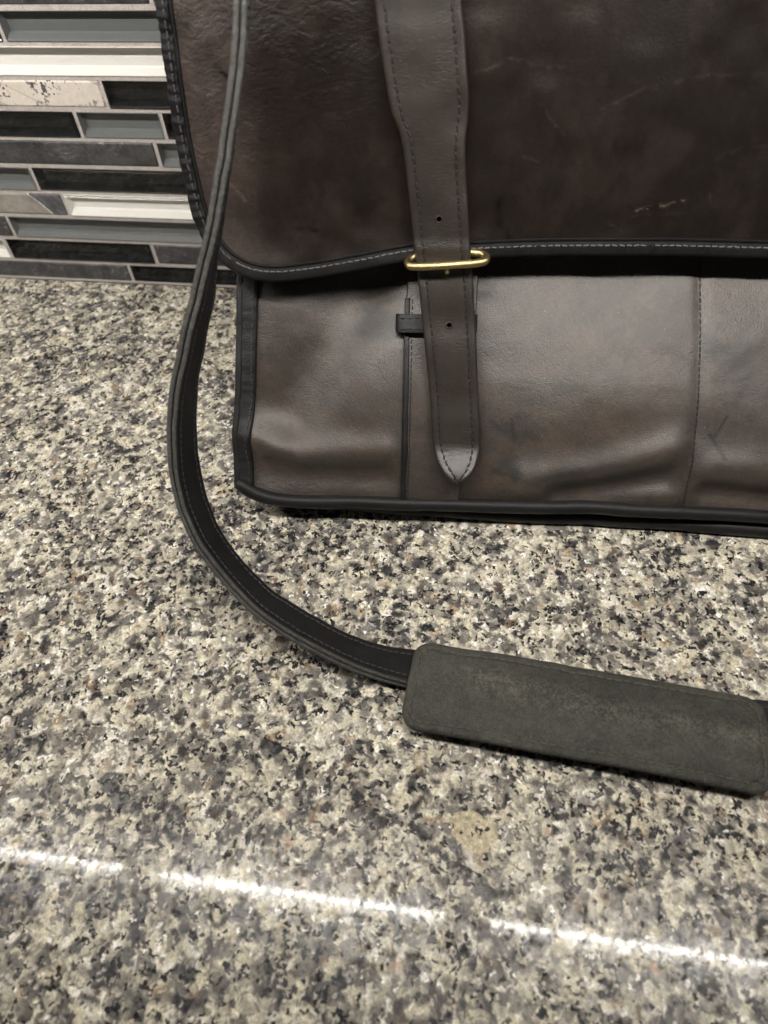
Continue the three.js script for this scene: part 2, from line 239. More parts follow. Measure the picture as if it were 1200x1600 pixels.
const creamMarble = tex(1024, 256, (X, Y, o) => {
  const x = X * 120, y = Y * 30, n = fbm(x / 10, y / 10, 4096, 43, 4), f = fbm(x / 1.4, y / 1.4, 4096, 45, 3), band = sstep(0.12, 0.3, fbm(x / 12 + 0.15 * y, y / 40, 4096, 47, 3));
  const spots = sstep(0.12, 0.42, f * 0.9 + 0.1) * sstep(0.05, 0.4, n); let R = 204, G = 194, B = 184; const l = 1 + 0.06 * n + 0.05 * f - 0.15 * band; R *= l; G *= l; B *= l;
  R = lerp(R, 76, spots); G = lerp(G, 76, spots); B = lerp(B, 78, spots); o[0] = R; o[1] = G; o[2] = B;
});
const splitMarble = tex(512, 256, (X, Y, o) => {                          // grey half, white vein, dark half: 50 x 16 mm
  const x = X * 50, y = Y * 16, n = fbm(x / 6, y / 6, 4096, 53, 4), f = fbm(x / 1.2 + y, y / 2.2, 4096, 57, 3), line = 41.5 - 0.95 * y + 1.6 * fbm(y / 3, 2, 4096, 59, 3) + 1.2; const d = x - line;
  let R, G, B; if (d < 0) { const l = 1 + 0.2 * n + 0.06 * f; R = 134 * l; G = 128 * l; B = 122 * l; } else { const l = 1 + 0.2 * n + 0.4 * f; R = 84 * l; G = 83 * l; B = 87 * l; }
  const k = gauss(d, 0.4 + 0.15 * n); R = lerp(R, 212, k); G = lerp(G, 208, k); B = lerp(B, 202, k); o[0] = R; o[1] = G; o[2] = B;
}, true, THREE.ClampToEdgeWrapping);
const groutMap = tex(512, 512, (X, Y, o) => { const x = X * 60, y = Y * 60, l = 1 + 0.07 * fbm(x / 5, y / 5, 12, 3, 3) + 0.09 * vn(x / 0.5, y / 0.5, 120, 7); o[0] = 172 * l; o[1] = 164 * l; o[2] = 159 * l; });

// ------------------------------------------------------------------ materials
const phys = (p) => new THREE.MeshPhysicalMaterial(p);
const M = {
  granite: phys({ map: fit(granite, 0.5), roughness: 1, roughnessMap: fit(graniteGloss, 0.5), clearcoat: 0.19, clearcoatMap: fit(graniteCoat, 0.25), clearcoatRoughness: 0.05, bumpMap: fit(graniteBump, 0.5), bumpScale: 0.00002, specularIntensity: 0.5 }),
  grout: phys({ map: fit(groutMap, 0.06), roughness: 0.9, bumpMap: fit(fine, 0.03), bumpScale: 0.0002 }),
  blackGlass: phys({ color: lin(0.006, 0.007, 0.008), roughness: 0.12, specularIntensity: 0.6 }),
  greyBack: phys({ color: lin(0.118, 0.124, 0.125), roughness: 0.3 }),
  whiteBack: phys({ color: lin(0.7, 0.68, 0.645), roughness: 0.2 }),
  pane: phys({ color: lin(0.98, 0.985, 0.985), roughness: 0.0, specularIntensity: 0.7, transmission: 1, thickness: 0, ior: 1.5 }),
  darkStone: phys({ map: fit(darkMarble, 0.3, 0.1), roughness: 0.42 }),
  creamStone: phys({ map: fit(creamMarble, 0.12, 0.03), roughness: 0.45, bumpMap: fit(fine, 0.03), bumpScale: 0.00006 }),
  panel: phys({ map: fit(panelMap, PU, PV, -0.04, -0.02), roughness: 0.5, ior: 1.65, bumpMap: fit(panelBump, PU, PV, -0.04, -0.02), bumpScale: 0.00034 }),
  flap: phys({ map: fit(flapMap, FU, FV, -0.05, 0.09), roughness: 0.47, specularIntensity: 0.34, bumpMap: fit(flapBump, FU, FV, -0.05, 0.09), bumpScale: 0.00045 }),
  strap: phys({ map: fit(strapMap, 0.06, 0.3), roughness: 0.43, ior: 1.6, bumpMap: fit(crease, 0.06), bumpScale: 0.00013 }),
  black: phys({ map: fit(blackMap, 0.1), roughness: 0.45, specularIntensity: 0.7, bumpMap: fit(grain, 0.05), bumpScale: 0.0001 }),
  binding: phys({ map: fit(blackMap, 0.1), color: lin(0.6, 0.6, 0.62), roughness: 0.5, specularIntensity: 0.35, bumpMap: fit(grain, 0.05), bumpScale: 0.0001 }),
  blackSmooth: phys({ map: fit(blackMap, 0.1), roughness: 0.5, specularIntensity: 0.5, bumpMap: fit(fine, 0.03), bumpScale: 0.00005 }),
  edge: phys({ map: fit(edgeMap, 0.1, 0.006), roughness: 0.7, bumpMap: fit(fine, 0.02), bumpScale: 0.0004 }),
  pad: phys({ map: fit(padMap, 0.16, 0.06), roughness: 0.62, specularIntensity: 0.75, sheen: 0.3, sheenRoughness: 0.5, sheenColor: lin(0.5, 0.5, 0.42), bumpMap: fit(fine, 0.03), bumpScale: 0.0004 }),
  threadPale: phys({ color: lin(0.1, 0.094, 0.085), roughness: 0.5 }),
  threadGrey: phys({ color: lin(0.035, 0.034, 0.036), roughness: 0.5 }),
  threadDark: phys({ color: lin(0.012, 0.012, 0.013), roughness: 0.6 }),
  threadBrown: phys({ color: lin(0.075, 0.065, 0.05), roughness: 0.7 }),
  brass: phys({ color: lin(0.57, 0.46, 0.24), metalness: 1, roughness: 0.3, bumpMap: fit(fine, 0.04), bumpScale: 0.00004 }),
  hole: phys({ color: lin(0.008, 0.008, 0.008), roughness: 0.9 }),
  cabinet: phys({ color: lin(0.3, 0.26, 0.21), roughness: 0.6 }),
  diffuser: new THREE.MeshStandardMaterial({ color: 0x777777, emissive: LAMP_COLOR, emissiveIntensity: 42 }),
  housing: phys({ color: lin(0.5, 0.5, 0.5), roughness: 0.5, metalness: 0.6 }),
  chip: new THREE.MeshStandardMaterial({ color: 0x222222, emissive: LAMP_COLOR, emissiveIntensity: 30 }),
};

// ------------------------------------------------------------------ countertop
{
  const g = new RoundedBoxGeometry(1.9, 0.03, 0.655, 3, 0.006); g.translate(0.1, -0.015, 0.3245);
  const p = g.attributes.position, u = g.attributes.uv; for (let i = 0; i < p.count; i++) u.setXY(i, p.getX(i), -p.getZ(i) + p.getY(i));
  mesh('countertop', g, M.granite, null, { kind: 'structure', label: 'speckled cream, grey and black polished granite countertop under the satchel' });
}
// ------------------------------------------------------------------ tiled wall
{
  const wall = group('tiled_wall', V3(0, 0, 0), { kind: 'structure', label: 'mosaic backsplash wall of black, grey and white glass and marble strips' });
  const PITCH = 0.0165, J = 0.0025, X0 = -0.5, X1 = 0.8, ROWS = 26;
  const slab = new THREE.BoxGeometry(X1 - X0, 0.453, 0.03); slab.translate((X0 + X1) / 2, 0.2268, -0.0213);
  const lines = [], strip = (x0, x1, y0, y1, z) => { const g = new THREE.BoxGeometry(x1 - x0, y1 - y0, 0.006); g.translate((x0 + x1) / 2, (y0 + y1) / 2, z - 0.003); const p = g.attributes.position, u = g.attributes.uv; for (let i = 0; i < p.count; i++) u.setXY(i, p.getX(i), p.getY(i) + p.getZ(i)); lines.push(g); };
  { const p = slab.attributes.position, u = slab.attributes.uv; for (let i = 0; i < p.count; i++) u.setXY(i, p.getX(i), p.getY(i)); }
  mesh('wall_board', slab, M.grout, wall);
  const caulk = new THREE.CylinderGeometry(0.0012, 0.0012, X1 - X0, 6); caulk.rotateZ(Math.PI / 2); caulk.translate((X0 + X1) / 2, 0.0004, -0.0006); mesh('caulk_line', caulk, M.grout, wall);
  const R = rng(71); const JIT = () => (R() - 0.5) * 0.00035;
  function uvBox(g, ou, ov) { const p = g.attributes.position, u = g.attributes.uv; for (let i = 0; i < p.count; i++) u.setXY(i, p.getX(i) + ou, p.getY(i) + ov); return g; }
  function place(m, x, y, z = 0) { m.position.set(x, y, z); m.rotation.z = JIT() * 6; m.rotation.x = JIT() * 8; return m; }
  function solid(name, x0, x1, y0, y1, mat, r, ou, ov) { const w = x1 - x0, h = y1 - y0; const g = uvBox(new RoundedBoxGeometry(w, h, 0.008, 3, r), ou, ov); g.translate(0, 0, -0.004); return place(mesh(name, g, mat, wall), (x0 + x1) / 2, (y0 + y1) / 2, JIT()); }
  function tray(x0, x1, y0, y1, mat, bw = 0.0028, bd = 0.0033) {                                   // glass strip: colour on the back, clear face in front
    const w = x1 - x0, h = y1 - y0, hw = w / 2, hh = h / 2, d = 0.0053, b = 0.0014;
    const ring = (ix, iy, z, ib = iy) => [V3(-hw + ix, -hh + ib, z), V3(hw - ix, -hh + ib, z), V3(hw - ix, hh - iy, z), V3(-hw + ix, hh - iy, z)];
    const rings = [ring(0, 0, -0.006), ring(0, 0, -0.0001), ring(0.0003, 0.0003, -0.0001), ring(0.0008, 0.0006, -bd, bw), ring(b, b, -d, bw + 0.0006)];
    const P = [], I = []; const quad = (a, c, e, f) => { const o = P.length / 3; for (const q of [a, c, e, f]) P.push(q.x, q.y, q.z); I.push(o, o + 1, o + 2, o, o + 2, o + 3); };
    for (let k = 0; k < 4; k++) for (let i = 0; i < 4; i++) quad(rings[k][i], rings[k][(i + 1) % 4], rings[k + 1][(i + 1) % 4], rings[k + 1][i]);
    quad(...rings[4]);
    const g = new THREE.BufferGeometry(); g.setAttribute('position', new THREE.Float32BufferAttribute(P, 3)); g.setAttribute('uv', new THREE.Float32BufferAttribute(new Array(P.length / 3 * 2).fill(0), 2)); g.setIndex(I); g.computeVertexNormals();
    const t = place(mesh('glass_tile', g, mat, wall), (x0 + x1) / 2, (y0 + y1) / 2, JIT());
    const pg = new THREE.BufferGeometry(), q = [], qi = []; const r0 = ring(0.0004, 0.0004, 0.0002), r1 = ring(0.0012, 0.0012, 0.0009), pq = (a, c, e, f) => { const o = q.length / 3; for (const s of [a, c, e, f]) q.push(s.x, s.y, s.z); qi.push(o, o + 1, o + 2, o, o + 2, o + 3); };
    for (let i = 0; i < 4; i++) pq(r0[i], r0[(i + 1) % 4], r1[(i + 1) % 4], r1[i]); pq(...r1);
    pg.setAttribute('position', new THREE.Float32BufferAttribute(q, 3)); pg.setAttribute('uv', new THREE.Float32BufferAttribute(new Array(q.length / 3 * 2).fill(0), 2)); pg.setIndex(qi); pg.computeVertexNormals();
    mesh('glass_face', pg, M.pane, t); return t;
  }
  const splitStone = phys({ map: fit(splitMarble, 0.05, 0.0155), roughness: 0.42 });
  const tile = (kind, x0, x1, y0, y1) => {
    if (kind === 'k') return tray(x0, x1, y0, y1, M.blackGlass, 0.0011, 0.0006);
    if (kind === 'g') return tray(x0, x1, y0, y1, M.greyBack);
    if (kind === 'w') return tray(x0, x1, y0, y1, M.whiteBack);
    if (kind === 'c') return solid('stone_tile', x0, x1, y0, y1, M.creamStone, 0.0013, 0.022 + R() * 0.004, 0.007);
    if (kind === 'p') return solid('stone_tile', x0, x1, y0, y1, splitStone, 0.0013, 0.05 - (x1 - x0) / 2, 0.00775);
    return solid('stone_tile', x0, x1, y0, y1, M.darkStone, 0.0013, R() * 0.3, R() * 0.1);
  };
  // rows counted from the top of the photograph: joints [x of the joint, kind to its right]; kind first
  const seen = {
    0: ['s', [-0.0288, 'g'], [0.11, 'k']], 1: ['k', [-0.1172, 'g'], [0.05, 's']], 2: ['s', [-0.22, 'w'], [0.03, 'k']], 3: ['c', [-0.0706, 'k'], [0.06, 'g']],
    4: ['k', [-0.0927, 'g'], [-0.0409, 'k'], [0.09, 's']], 5: ['s', [-0.0494, 'g'], [0.04, 'w']], 6: ['g', [-0.1356, 'k'], [0.02, 'c']], 7: ['p', [-0.1217, 'w'], [0.06, 's']],
    8: ['s', [-0.1679, 'g'], [0.0, 'k']], 9: ['w', [-0.1779, 'k'], [-0.0726, 's'], [0.07, 'g']], 10: ['s', [-0.0944, 'k'], [0.09, 'w']],
  };
  const kinds = 'kgwskgscwks';
  for (let n = 0; n < ROWS; n++) {
    const k = 10 - n, top = (11 - k) * PITCH - 0.0025, y1 = top - J / 2 + 0.0006, y0 = k === 10 ? 0.0009 : top - PITCH + J / 2 + 0.0006; if (y1 > 0.452) break;
    const row = seen[k]; let joints;
    if (row) joints = row.slice(1).map((j) => [...j]); else { joints = []; }
    let firstKind = row ? row[0] : kinds[(R() * 11) | 0];
    let x = joints.length ? joints[0][0] : -0.2 + R() * 0.1, left = [], leftKind = firstKind; if (!row) joints = [[x, kinds[(R() * 11) | 0]]];
    for (let e = x; e > X0;) { const s = Math.max(X0, e - (leftKind === 'p' ? 0.075 : 0.1 + R() * 0.1)); left.push([s, e, leftKind]); e = s; leftKind = kinds[(R() * 11) | 0]; }
    const list = left.map(([s, e, kd]) => [s, e, kd]);
    for (let i = 0; i < joints.length; i++) { let s = joints[i][0], e = i + 1 < joints.length ? joints[i + 1][0] : null, kd = joints[i][1]; if (e !== null) list.push([s, e, kd]); else for (; s < X1;) { e = Math.min(X1, s + 0.09 + R() * 0.12); list.push([s, e, kd]); s = e; kd = kinds[(R() * 11) | 0]; } }
    strip(X0, X1, y1, y1 + J + 0.0001, -0.0007); if (k === 10) strip(X0, X1, -0.001, y0, -0.0007);
    for (const [s, e] of list) { if (e - s > 0.006) { strip(s - J / 2, s + J / 2, y0 - 0.0004, y1 + 0.0004, -0.00085); } else strip(s - J / 2, e + J / 2, y0, y1, -0.001); }
    for (const [s, e, kd] of list) if (e - s > 0.006) tile(kd, s + J / 2, e - J / 2, y0, y1);
  }
  mesh('grout', mergeGeometries(lines), M.grout, wall);
}
// ------------------------------------------------------------------ cabinet over the counter and its lights (seen mirrored in the granite)
{
  const cab = group('wall_cabinet', V3(0.1, 0.4535, 0), { label: 'wooden wall cabinet above the counter that carries the light bars', category: 'cabinet' });
  const box = (w, h, d, x, y, z) => { const g = new RoundedBoxGeometry(w, h, d, 2, 0.0015); g.translate(x, y, z); return g; };
  mesh('bottom_panel', box(1.5, 0.016, 0.3, 0, 0.012, 0.155), M.cabinet, cab);
  mesh('face_frame', box(1.5, 0.06, 0.019, 0, 0.03, 0.3155), M.cabinet, cab);
  for (const s of [-1, 1]) mesh('side_panel', box(0.016, 0.4, 0.3, s * 0.742, 0.221, 0.155), M.cabinet, cab);
  for (let i = 0; i < 3; i++) mesh('door', box(0.48, 0.37, 0.018, -0.49 + i * 0.49, 0.24, 0.334), M.cabinet, cab);
  const chip = new RoundedBoxGeometry(CHIP_W, 0.0012, CHIP_W, 1, 0.0004), hg = new RoundedBoxGeometry(BAR_LEN, 0.007, 0.022, 2, 0.001); hg.translate(0, 0.0051, 0.0022);
  for (const [x, label] of BARS) {
    const bar = group('led_light_bar', V3(x, BAR_Y, BAR_Z), { label, category: 'light bar', group: 'light bars under the cabinet' }); bar.rotation.x = BAR_TILT;
    mesh('housing', hg, M.housing, bar);
    const df = new THREE.BoxGeometry(BAR_LEN - 0.003, 0.001, 0.019); df.translate(0, 0.0011, 0.0022); mesh('light_diffuser', df, M.diffuser, bar);
    for (let i = 0; i < 25; i++) {
      const lx = (i - 12) * BAR_LEN / 25; mesh('led_chip', chip, M.chip, bar).position.set(lx, 0.0003, 0);
      const l = new THREE.RectAreaLight(LAMP_COLOR, CHIP_L, CHIP_W, CHIP_W); l.name = numbered('led_light'); l.position.set(lx, -0.0008, 0); l.rotation.set(-Math.PI / 2, 0, 0); bar.add(l);
    }
  }
}
// ------------------------------------------------------------------ the satchel
const bag = group('leather_satchel', V3(0.05818, 0, 0.19158), { label: 'worn dark brown leather satchel with black piping, brass buckle and shoulder strap on the granite', category: 'bag' }, 0.06912);
// the front leans back steeply below (a slumped, full pocket) and stands more upright above; n is the distance in front of it
const leanAt = (v) => lerp(34, 15, sstep(0.1, 0.135, v)) * Math.PI / 180;
const SPINE = []; { let y = 0, z = 0; SPINE.push([0, 0]); for (let i = 0; i < 700; i++) { const a = leanAt((i + 0.5) * 0.0005); y += Math.cos(a) * 0.0005; z -= Math.sin(a) * 0.0005; SPINE.push([y, z]); } }
function F(u, v, n) {
  const b = Math.min(0.21, Math.max(-0.005, v)), x = v - b, q = b * 10, p = u * 10;
  const u2 = -0.0003127 + q * (0.002689 + q * (-0.02075 + q * (0.02129 + q * (-0.007916 + q * 0.001044)))) + p * (0.1003 + q * (-0.0007338 + q * (0.01686 + q * (-0.01445 + q * 0.003152))));
  const w = -0.00125 + q * (0.101 + q * (-0.0261 + q * (0.04201 + q * (-0.02105 + q * 0.003392)))) + x;
  const a = leanAt(w), k = clamp(w, 0, 0.3499) / 0.0005, i = Math.floor(k), f = k - i, s = SPINE[i], e = SPINE[i + 1], d = Math.min(0, w);
  return V3(u2, 0.013 + lerp(s[0], e[0], f) + d * Math.cos(a) + n * Math.sin(a), lerp(s[1], e[1], f) - d * Math.sin(a) + n * Math.cos(a));
}
const NV = V3(0, Math.sin(leanAt(0.09)), Math.cos(leanAt(0.09)));
function onSurf(h) {                                                      // a surface in panel coordinates with normals
  return (u, v, up = 0) => { const e = 0.0006, p = F(u, v, h(u, v)), a = F(u + e, v, h(u + e, v)).sub(p), b = F(u, v + e, h(u, v + e)).sub(p), n = V3(0, 0, 0).crossVectors(a, b).normalize(); return { p: p.addScaledVector(n, up), n }; };
}
// relief of the front panel
const seamU = (v) => lerp(0.1917, 0.1819, (v - 0.003) / 0.109);
function hPanel(u, v) {
  let h = 0;
  h -= 0.0066 * gauss(segd(u, v, 0.042, 0.1, 0.006, 0.05), 0.0105);
  h += 0.004 * gauss(Math.hypot((u - 0.047) / 1.0, (v - 0.06) / 1.3), 0.013);
  h += 0.0042 * gauss(Math.min(segd(u, v, -0.009, 0.034, 0.0112, 0.0265), segd(u, v, 0.0112, 0.0265, 0.0511, 0.029)), 0.0062);
  h -= 0.0026 * gauss(segd(u, v, -0.004, 0.0165, 0.05, 0.0155), 0.0055);
  h += 0.004 * gauss(Math.min(segd(u, v, 0.118, 0.0165, 0.1496, 0.0222), segd(u, v, 0.1496, 0.0222, 0.178, 0.034)), 0.0062);
  h -= 0.0048 * gauss(Math.min(segd(u, v, 0.134, 0.0105, 0.1618, 0.0148), segd(u, v, 0.1618, 0.0148, 0.18, 0.019)), 0.0052);
  h += 0.0038 * gauss(segd(u, v, 0.199, 0.0255, 0.235, 0.0235), 0.007);
  h -= 0.005 * gauss(segd(u, v, 0.2, 0.0125, 0.24, 0.008), 0.0048);
  h += 0.0034 * gauss(Math.hypot((u - 0.138) / 2.4, v - 0.06), 0.017);
  h += 0.0016 * gauss(Math.hypot((u - 0.225) / 1.2, v - 0.05), 0.02);
  h -= 0.006 * sstep(0.078, 0.118, v) * sstep(-0.012, 0.03, u);
  h -= 0.0008 * gauss(u - seamU(v), 0.0018);
  h += 0.0005 * vn(u * 40 + 3, v * 50, 4096, 401) + 0.00012 * vn(u * 140, v * 170, 4096, 402);
  const fade = sstep(0, 0.012, v) * sstep(-0.024 + 0.11 * v * 0, -0.006, u + 0.11 * v); return (h + (0.0035 + 0.004 * sstep(0.09, 0.125, u)) * gauss(v - 0.036, 0.028) * sstep(-0.02, 0.03, u)) * lerp(0.25, 1, fade);
}
const panelAt = onSurf(hPanel);
const leftEdge = spl([[-0.0217, 0.0035], [-0.0192, 0.0343], [-0.0153, 0.0593], [-0.0122, 0.0827], [-0.0102, 0.1031], [-0.007, 0.16], [-0.004, 0.245]]);
const BW = 0.336;                                                         // right side of the bag
const bottomV = table([[-0.03, 0.0105], [-0.0094, 0.0033], [0.0001, 0.0014], [0.0826, 0.0017], [0.1429, 0.0021], [0.2024, 0.0008], [0.34, -0.001]]);
mesh('front_panel', gridGeo(300, 150, (s, t) => { const [lu] = leftEdge(t), v = lerp(0, 0.245, t), ru = BW + 0.012 * (1 - t); const u = lerp(lu, ru, s), vv = lerp(bottomV(u), 0.245, t); return [panelAt(u, vv).p, u, vv]; }), M.panel, bag);
// other sides of the body
{
  const ft = (u) => F(u, 0.245, 0), fb = (u) => F(u, bottomV(u), 0), zb = (u) => -0.112, zt = -0.142;
  const back = (u, t) => V3(u, lerp(0.006, 0.235, t), lerp(zb(u), zt, t) + 0.012 * (u / 0.34));
  mesh('back_panel', gridGeo(40, 24, (s, t) => { const u = lerp(-0.02, BW + 0.008, s); return [back(u, t), u, t * 0.23]; }, true), M.panel, bag);
  for (const side of [0, 1]) mesh('side_gusset', gridGeo(16, 40, (s, t) => {
    const u0 = side ? BW + 0.012 * (1 - t) : leftEdge(t)[0], f = F(u0, lerp(bottomV(u0), 0.245, t), 0), b = back(side ? BW + 0.008 * (1 - t) : -0.02 + 0.012 * t, t), p = f.lerp(b, s); p.x += (side ? -1 : 1) * 0.012 * Math.sin(Math.PI * s) * sstep(0, 0.3, t); return [p, s * 0.1, t * 0.24];
  }, side === 0), M.black, bag);
  mesh('base_panel', gridGeo(60, 12, (s, t) => { const u = lerp(-0.0215, BW + 0.011, s), f = fb(u), b = back(u, 0), p = f.lerp(b, t); p.y = lerp(p.y, 0.0035 + 0.004 * sstep(0.03, -0.02, u), sstep(0, 0.06, t) * (1 - sstep(0.9, 1, t))); return [p, u, t * 0.1]; }, true), M.black, bag);
}
// leather binding up the left edge of the front panel, with its row of stitches
function surfRibbon(at, path, width, thick, opts = {}) {                  // path(t) -> [u, v]; the ribbon lies on the surface
  const N = opts.n ?? 160, len = opts.len, rings = [], us = [], prof = [], m = 14; let perim = [0];
  for (let i = 0; i < m; i++) { const a = (i / m) * Math.PI * 2, ca = Math.cos(a), sa = Math.sin(a); prof.push([Math.sign(ca) * Math.abs(ca) ** 0.5, Math.sign(sa) * Math.abs(sa) ** 0.6]); }
  for (let j = 0; j <= N; j++) {
    const t = j / N, [u, v] = path(t), [u2, v2] = path(Math.min(1, t + 0.004)), [u1, v1] = path(Math.max(0, t - 0.004));
    const { p, n } = at(u, v, opts.lift ?? 0), T = at(u2, v2).p.sub(at(u1, v1).p).normalize(), W = V3(0, 0, 0).crossVectors(n, T).normalize(), N2 = V3(0, 0, 0).crossVectors(T, W);
    const k = opts.wob ? opts.wob(t) : 1, wk = opts.wid ? opts.wid(t) : 1;
    rings.push(prof.map(([a, b]) => p.clone().addScaledVector(W, a * width / 2 * wk).addScaledVector(N2, b * thick / 2 * k)));
    us.push(t * len);
  }
  const vs = prof.map((_, i) => i / m * (2 * width + thick)); vs.push(2 * width + thick);
  return joinNormals(loft(rings, us, vs), m);
}
const pathLen = (path) => { let l = 0, a = path(0); for (let i = 1; i <= 200; i++) { const b = path(i / 200); l += Math.hypot(b[0] - a[0], b[1] - a[1]); a = b; } return l; };
{
  const outer = leftEdge, path = (t) => { const [u, v] = outer(t * 0.99 + 0.01); return [u + lerp(0.0039, 0.005, t), v + 0.002]; }, len = pathLen(path);
  const R = rng(9), wobs = (t) => 1 + 0.1 * vn(t * len / 0.0045, 0, 9999, 3) + 0.07 * vn(t * len / 0.0016, 0, 9999, 8);
  const b = mesh('edge_binding', surfRibbon(panelAt, path, 0.0086, 0.0036, { n: 260, len, wob: wobs, lift: 0.0003 }), M.black, bag);
  const sp = (t) => { const [u, v] = path(t); return panelAt(u + 0.0022, v, 0.0019); };
  mesh('stitching', stitches(sp, len, 0.0031, 0.0024, 0.00036, 0.0001, 3), M.threadGrey, b, { kind: 'stuff' });
  const rp = (t) => { const [u, v] = path(t); return [u - 0.0036, v]; };
  mesh('rolled_edge', surfRibbon(panelAt, rp, 0.0034, 0.0046, { n: 200, len, wob: (t) => 1 + 0.1 * vn(t * 60, 3, 9999, 5), lift: 0.0002 }), M.black, b);
}
// piping rolls along the bottom
function tube(pts, rad, n, name, mat, parent, flat = 1) {
  const c = curve3(pts), L = c.getLength(), rings = [], us = [], m = 14, up = V3(0, 0.45, 0.89);
  for (let j = 0; j <= n; j++) {
    const t = j / n, p = c.getPointAt(t), T = c.getTangentAt(t), A = V3(0, 0, 0).crossVectors(T, up).normalize(), B = V3(0, 0, 0).crossVectors(A, T);
    const cap = Math.min(1, Math.sqrt(clamp(t * L / rad * 0.8 + 0.02)), Math.sqrt(clamp((1 - t) * L / rad * 0.8 + 0.02)));
    const r = rad * cap * (1 + 0.045 * vn(t * L / 0.009, rad * 999, 9999, 77) + 0.03 * vn(t * L / 0.003, rad * 99, 9999, 78));
    const off = 0.0005 * vn(t * L / 0.022, rad * 777, 9999, 79);
    rings.push(Array.from({ length: m }, (_, i) => { const a = -i / m * Math.PI * 2; return p.clone().addScaledVector(A, Math.cos(a) * r + off).addScaledVector(B, Math.sin(a) * r * flat); })); us.push(t * L);
  }
  const vs = Array.from({ length: m + 1 }, (_, i) => i / m * Math.PI * 2 * rad);
  return mesh(name, joinNormals(loft(rings, us, vs), m), mat, parent);
}
{
  const front = [[-0.0226, 0.0116, -0.0012], [-0.019, 0.0092, 0.001], [-0.0135, 0.0052, 0.0008], [-0.0065, 0.0024, 0.0006], [0.002, 0.0012, 0.0004], [0.0256, 0.0014, 0.0006], [0.0508, 0.0013, 0.001], [0.082, 0.0015, 0.0012], [0.1126, 0.0017, 0.0014], [0.1429, 0.0019, 0.0014], [0.1728, 0.0014, 0.0012], [0.2024, 0.0006, 0.001], [0.2317, -0.0002, 0.0008], [0.29, -0.0012, 0.0006], [0.346, -0.001, 0]];
  tube(front.map(([u, v, n]) => F(u, v + 0.0005, n)), 0.0034, 420, 'bottom_piping', M.blackSmooth, bag);
  tube([[-0.018, 0.0095, -0.03], [0.0, 0.0068, -0.0125], [0.02, 0.0055, -0.0066], [0.05, 0.0046, -0.0046], [0.0823, 0.0042, -0.0036], [0.1136, 0.004, -0.0024], [0.1747, 0.004, -0.001], [0.2334, 0.004, 0.0024], [0.29, 0.004, 0.003], [0.345, 0.0045, 0.001]].map((p) => V3(...p)), 0.0037, 360, 'base_piping', M.blackSmooth, bag);
}
// vertical leather tab under the closing strap, its welt and its loop
const tabAt = (u, v, up = 0) => panelAt(u, v, up);
{
  const L = table([[0.004, 0.0598], [0.0777, 0.0612], [0.13, 0.0618]]), Rr = table([[0.004, 0.0871], [0.09, 0.0912], [0.13, 0.092]]);
  const N = 60, rings = [], us = []; const prof = [[0, -0.0012], [0, 0.0009], [0.012, 0.0014], [0.03, 0.0016], [0.25, 0.0016], [0.5, 0.0016], [0.75, 0.0016], [0.97, 0.0016], [0.988, 0.0014], [1, 0.0009], [1, -0.0012], [0.5, -0.0012]];
  for (let j = 0; j <= N; j++) { const v = lerp(0.0048, 0.125, j / N); rings.push(prof.map(([a, up]) => tabAt(lerp(L(v), Rr(v), a), v, up).p)); us.push(v); }
  const g = loft(rings, us, [...prof.map(([a]) => 0.06 + a * 0.028), 0.06]); { const u = g.attributes.uv; for (let i = 0; i < u.count; i++) u.setXY(i, u.getY(i), u.getX(i)); }
  const tab = mesh('strap_tab', g, M.panel, bag);
  const wp = (t) => { const v = lerp(0.0052, 0.098, t); return [L(v) + 0.0006, v]; }, len = pathLen(wp);
  mesh('welt', surfRibbon(panelAt, wp, 0.0026, 0.0022, { n: 120, len, lift: 0.0012 }), M.black, tab);
  mesh('stitching', stitches((t) => { const [u, v] = wp(t); return panelAt(u + 0.0021, v, 0.0017); }, len, 0.0026, 0.002, 0.00026), M.threadDark, tab, { kind: 'stuff' });
  // loop
  const kv0 = 0.0848, kv1 = 0.0921, kr = [], ku = [], path = [[0.0576, -0.001], [0.0577, 0.0034], [0.059, 0.0052], [0.063, 0.0058], [0.07, 0.0058], [0.08, 0.0058], [0.0872, 0.0056], [0.0903, 0.0046], [0.0911, 0.0028], [0.0911, -0.001]];
  const kc = new THREE.CatmullRomCurve3(path.map(([a, b]) => V3(a, b, 0)), false, 'centripetal');
  for (let j = 0; j <= 60; j++) { const p = kc.getPointAt(j / 60), T = kc.getTangentAt(j / 60), nx = -T.y, ny = T.x, e = 0.0018; kr.push([[0, 0], [0.0006, 0.0005], [0.3, 0.00055], [0.5, 0.0006], [0.7, 0.00055], [0.9994, 0.0005], [1, 0], [1, -e], [0.5, -e], [0, -e]].map(([a, o]) => { const vv = lerp(kv0, kv1, a); return F(p.x + nx * o, vv, p.y + ny * o + hPanel(0.06, vv) * 0.7); })); ku.push(j / 60 * 0.05); }
  const loop = mesh('keeper_loop', loft(kr, ku, Array.from({ length: 11 }, (_, i) => i * 0.002)), M.black, bag);
  for (const vv of [0.0862, 0.0906]) mesh('stitching', stitches((t) => ({ p: F(lerp(0.059, 0.091, t), vv, 0.0064 + hPanel(0.06, vv) * 0.7), n: NV }), 0.032, 0.0028, 0.0022, 0.00026), M.threadDark, loop, { kind: 'stuff' });
}
// seam with dark thread
{ const sp = (t) => { const v = lerp(0.003, 0.113, t); return panelAt(seamU(v), v, 0.0002); }; mesh('seam_stitching', stitches(sp, 0.11, 0.0027, 0.0023, 0.0003), M.threadDark, bag, { kind: 'stuff' }); }

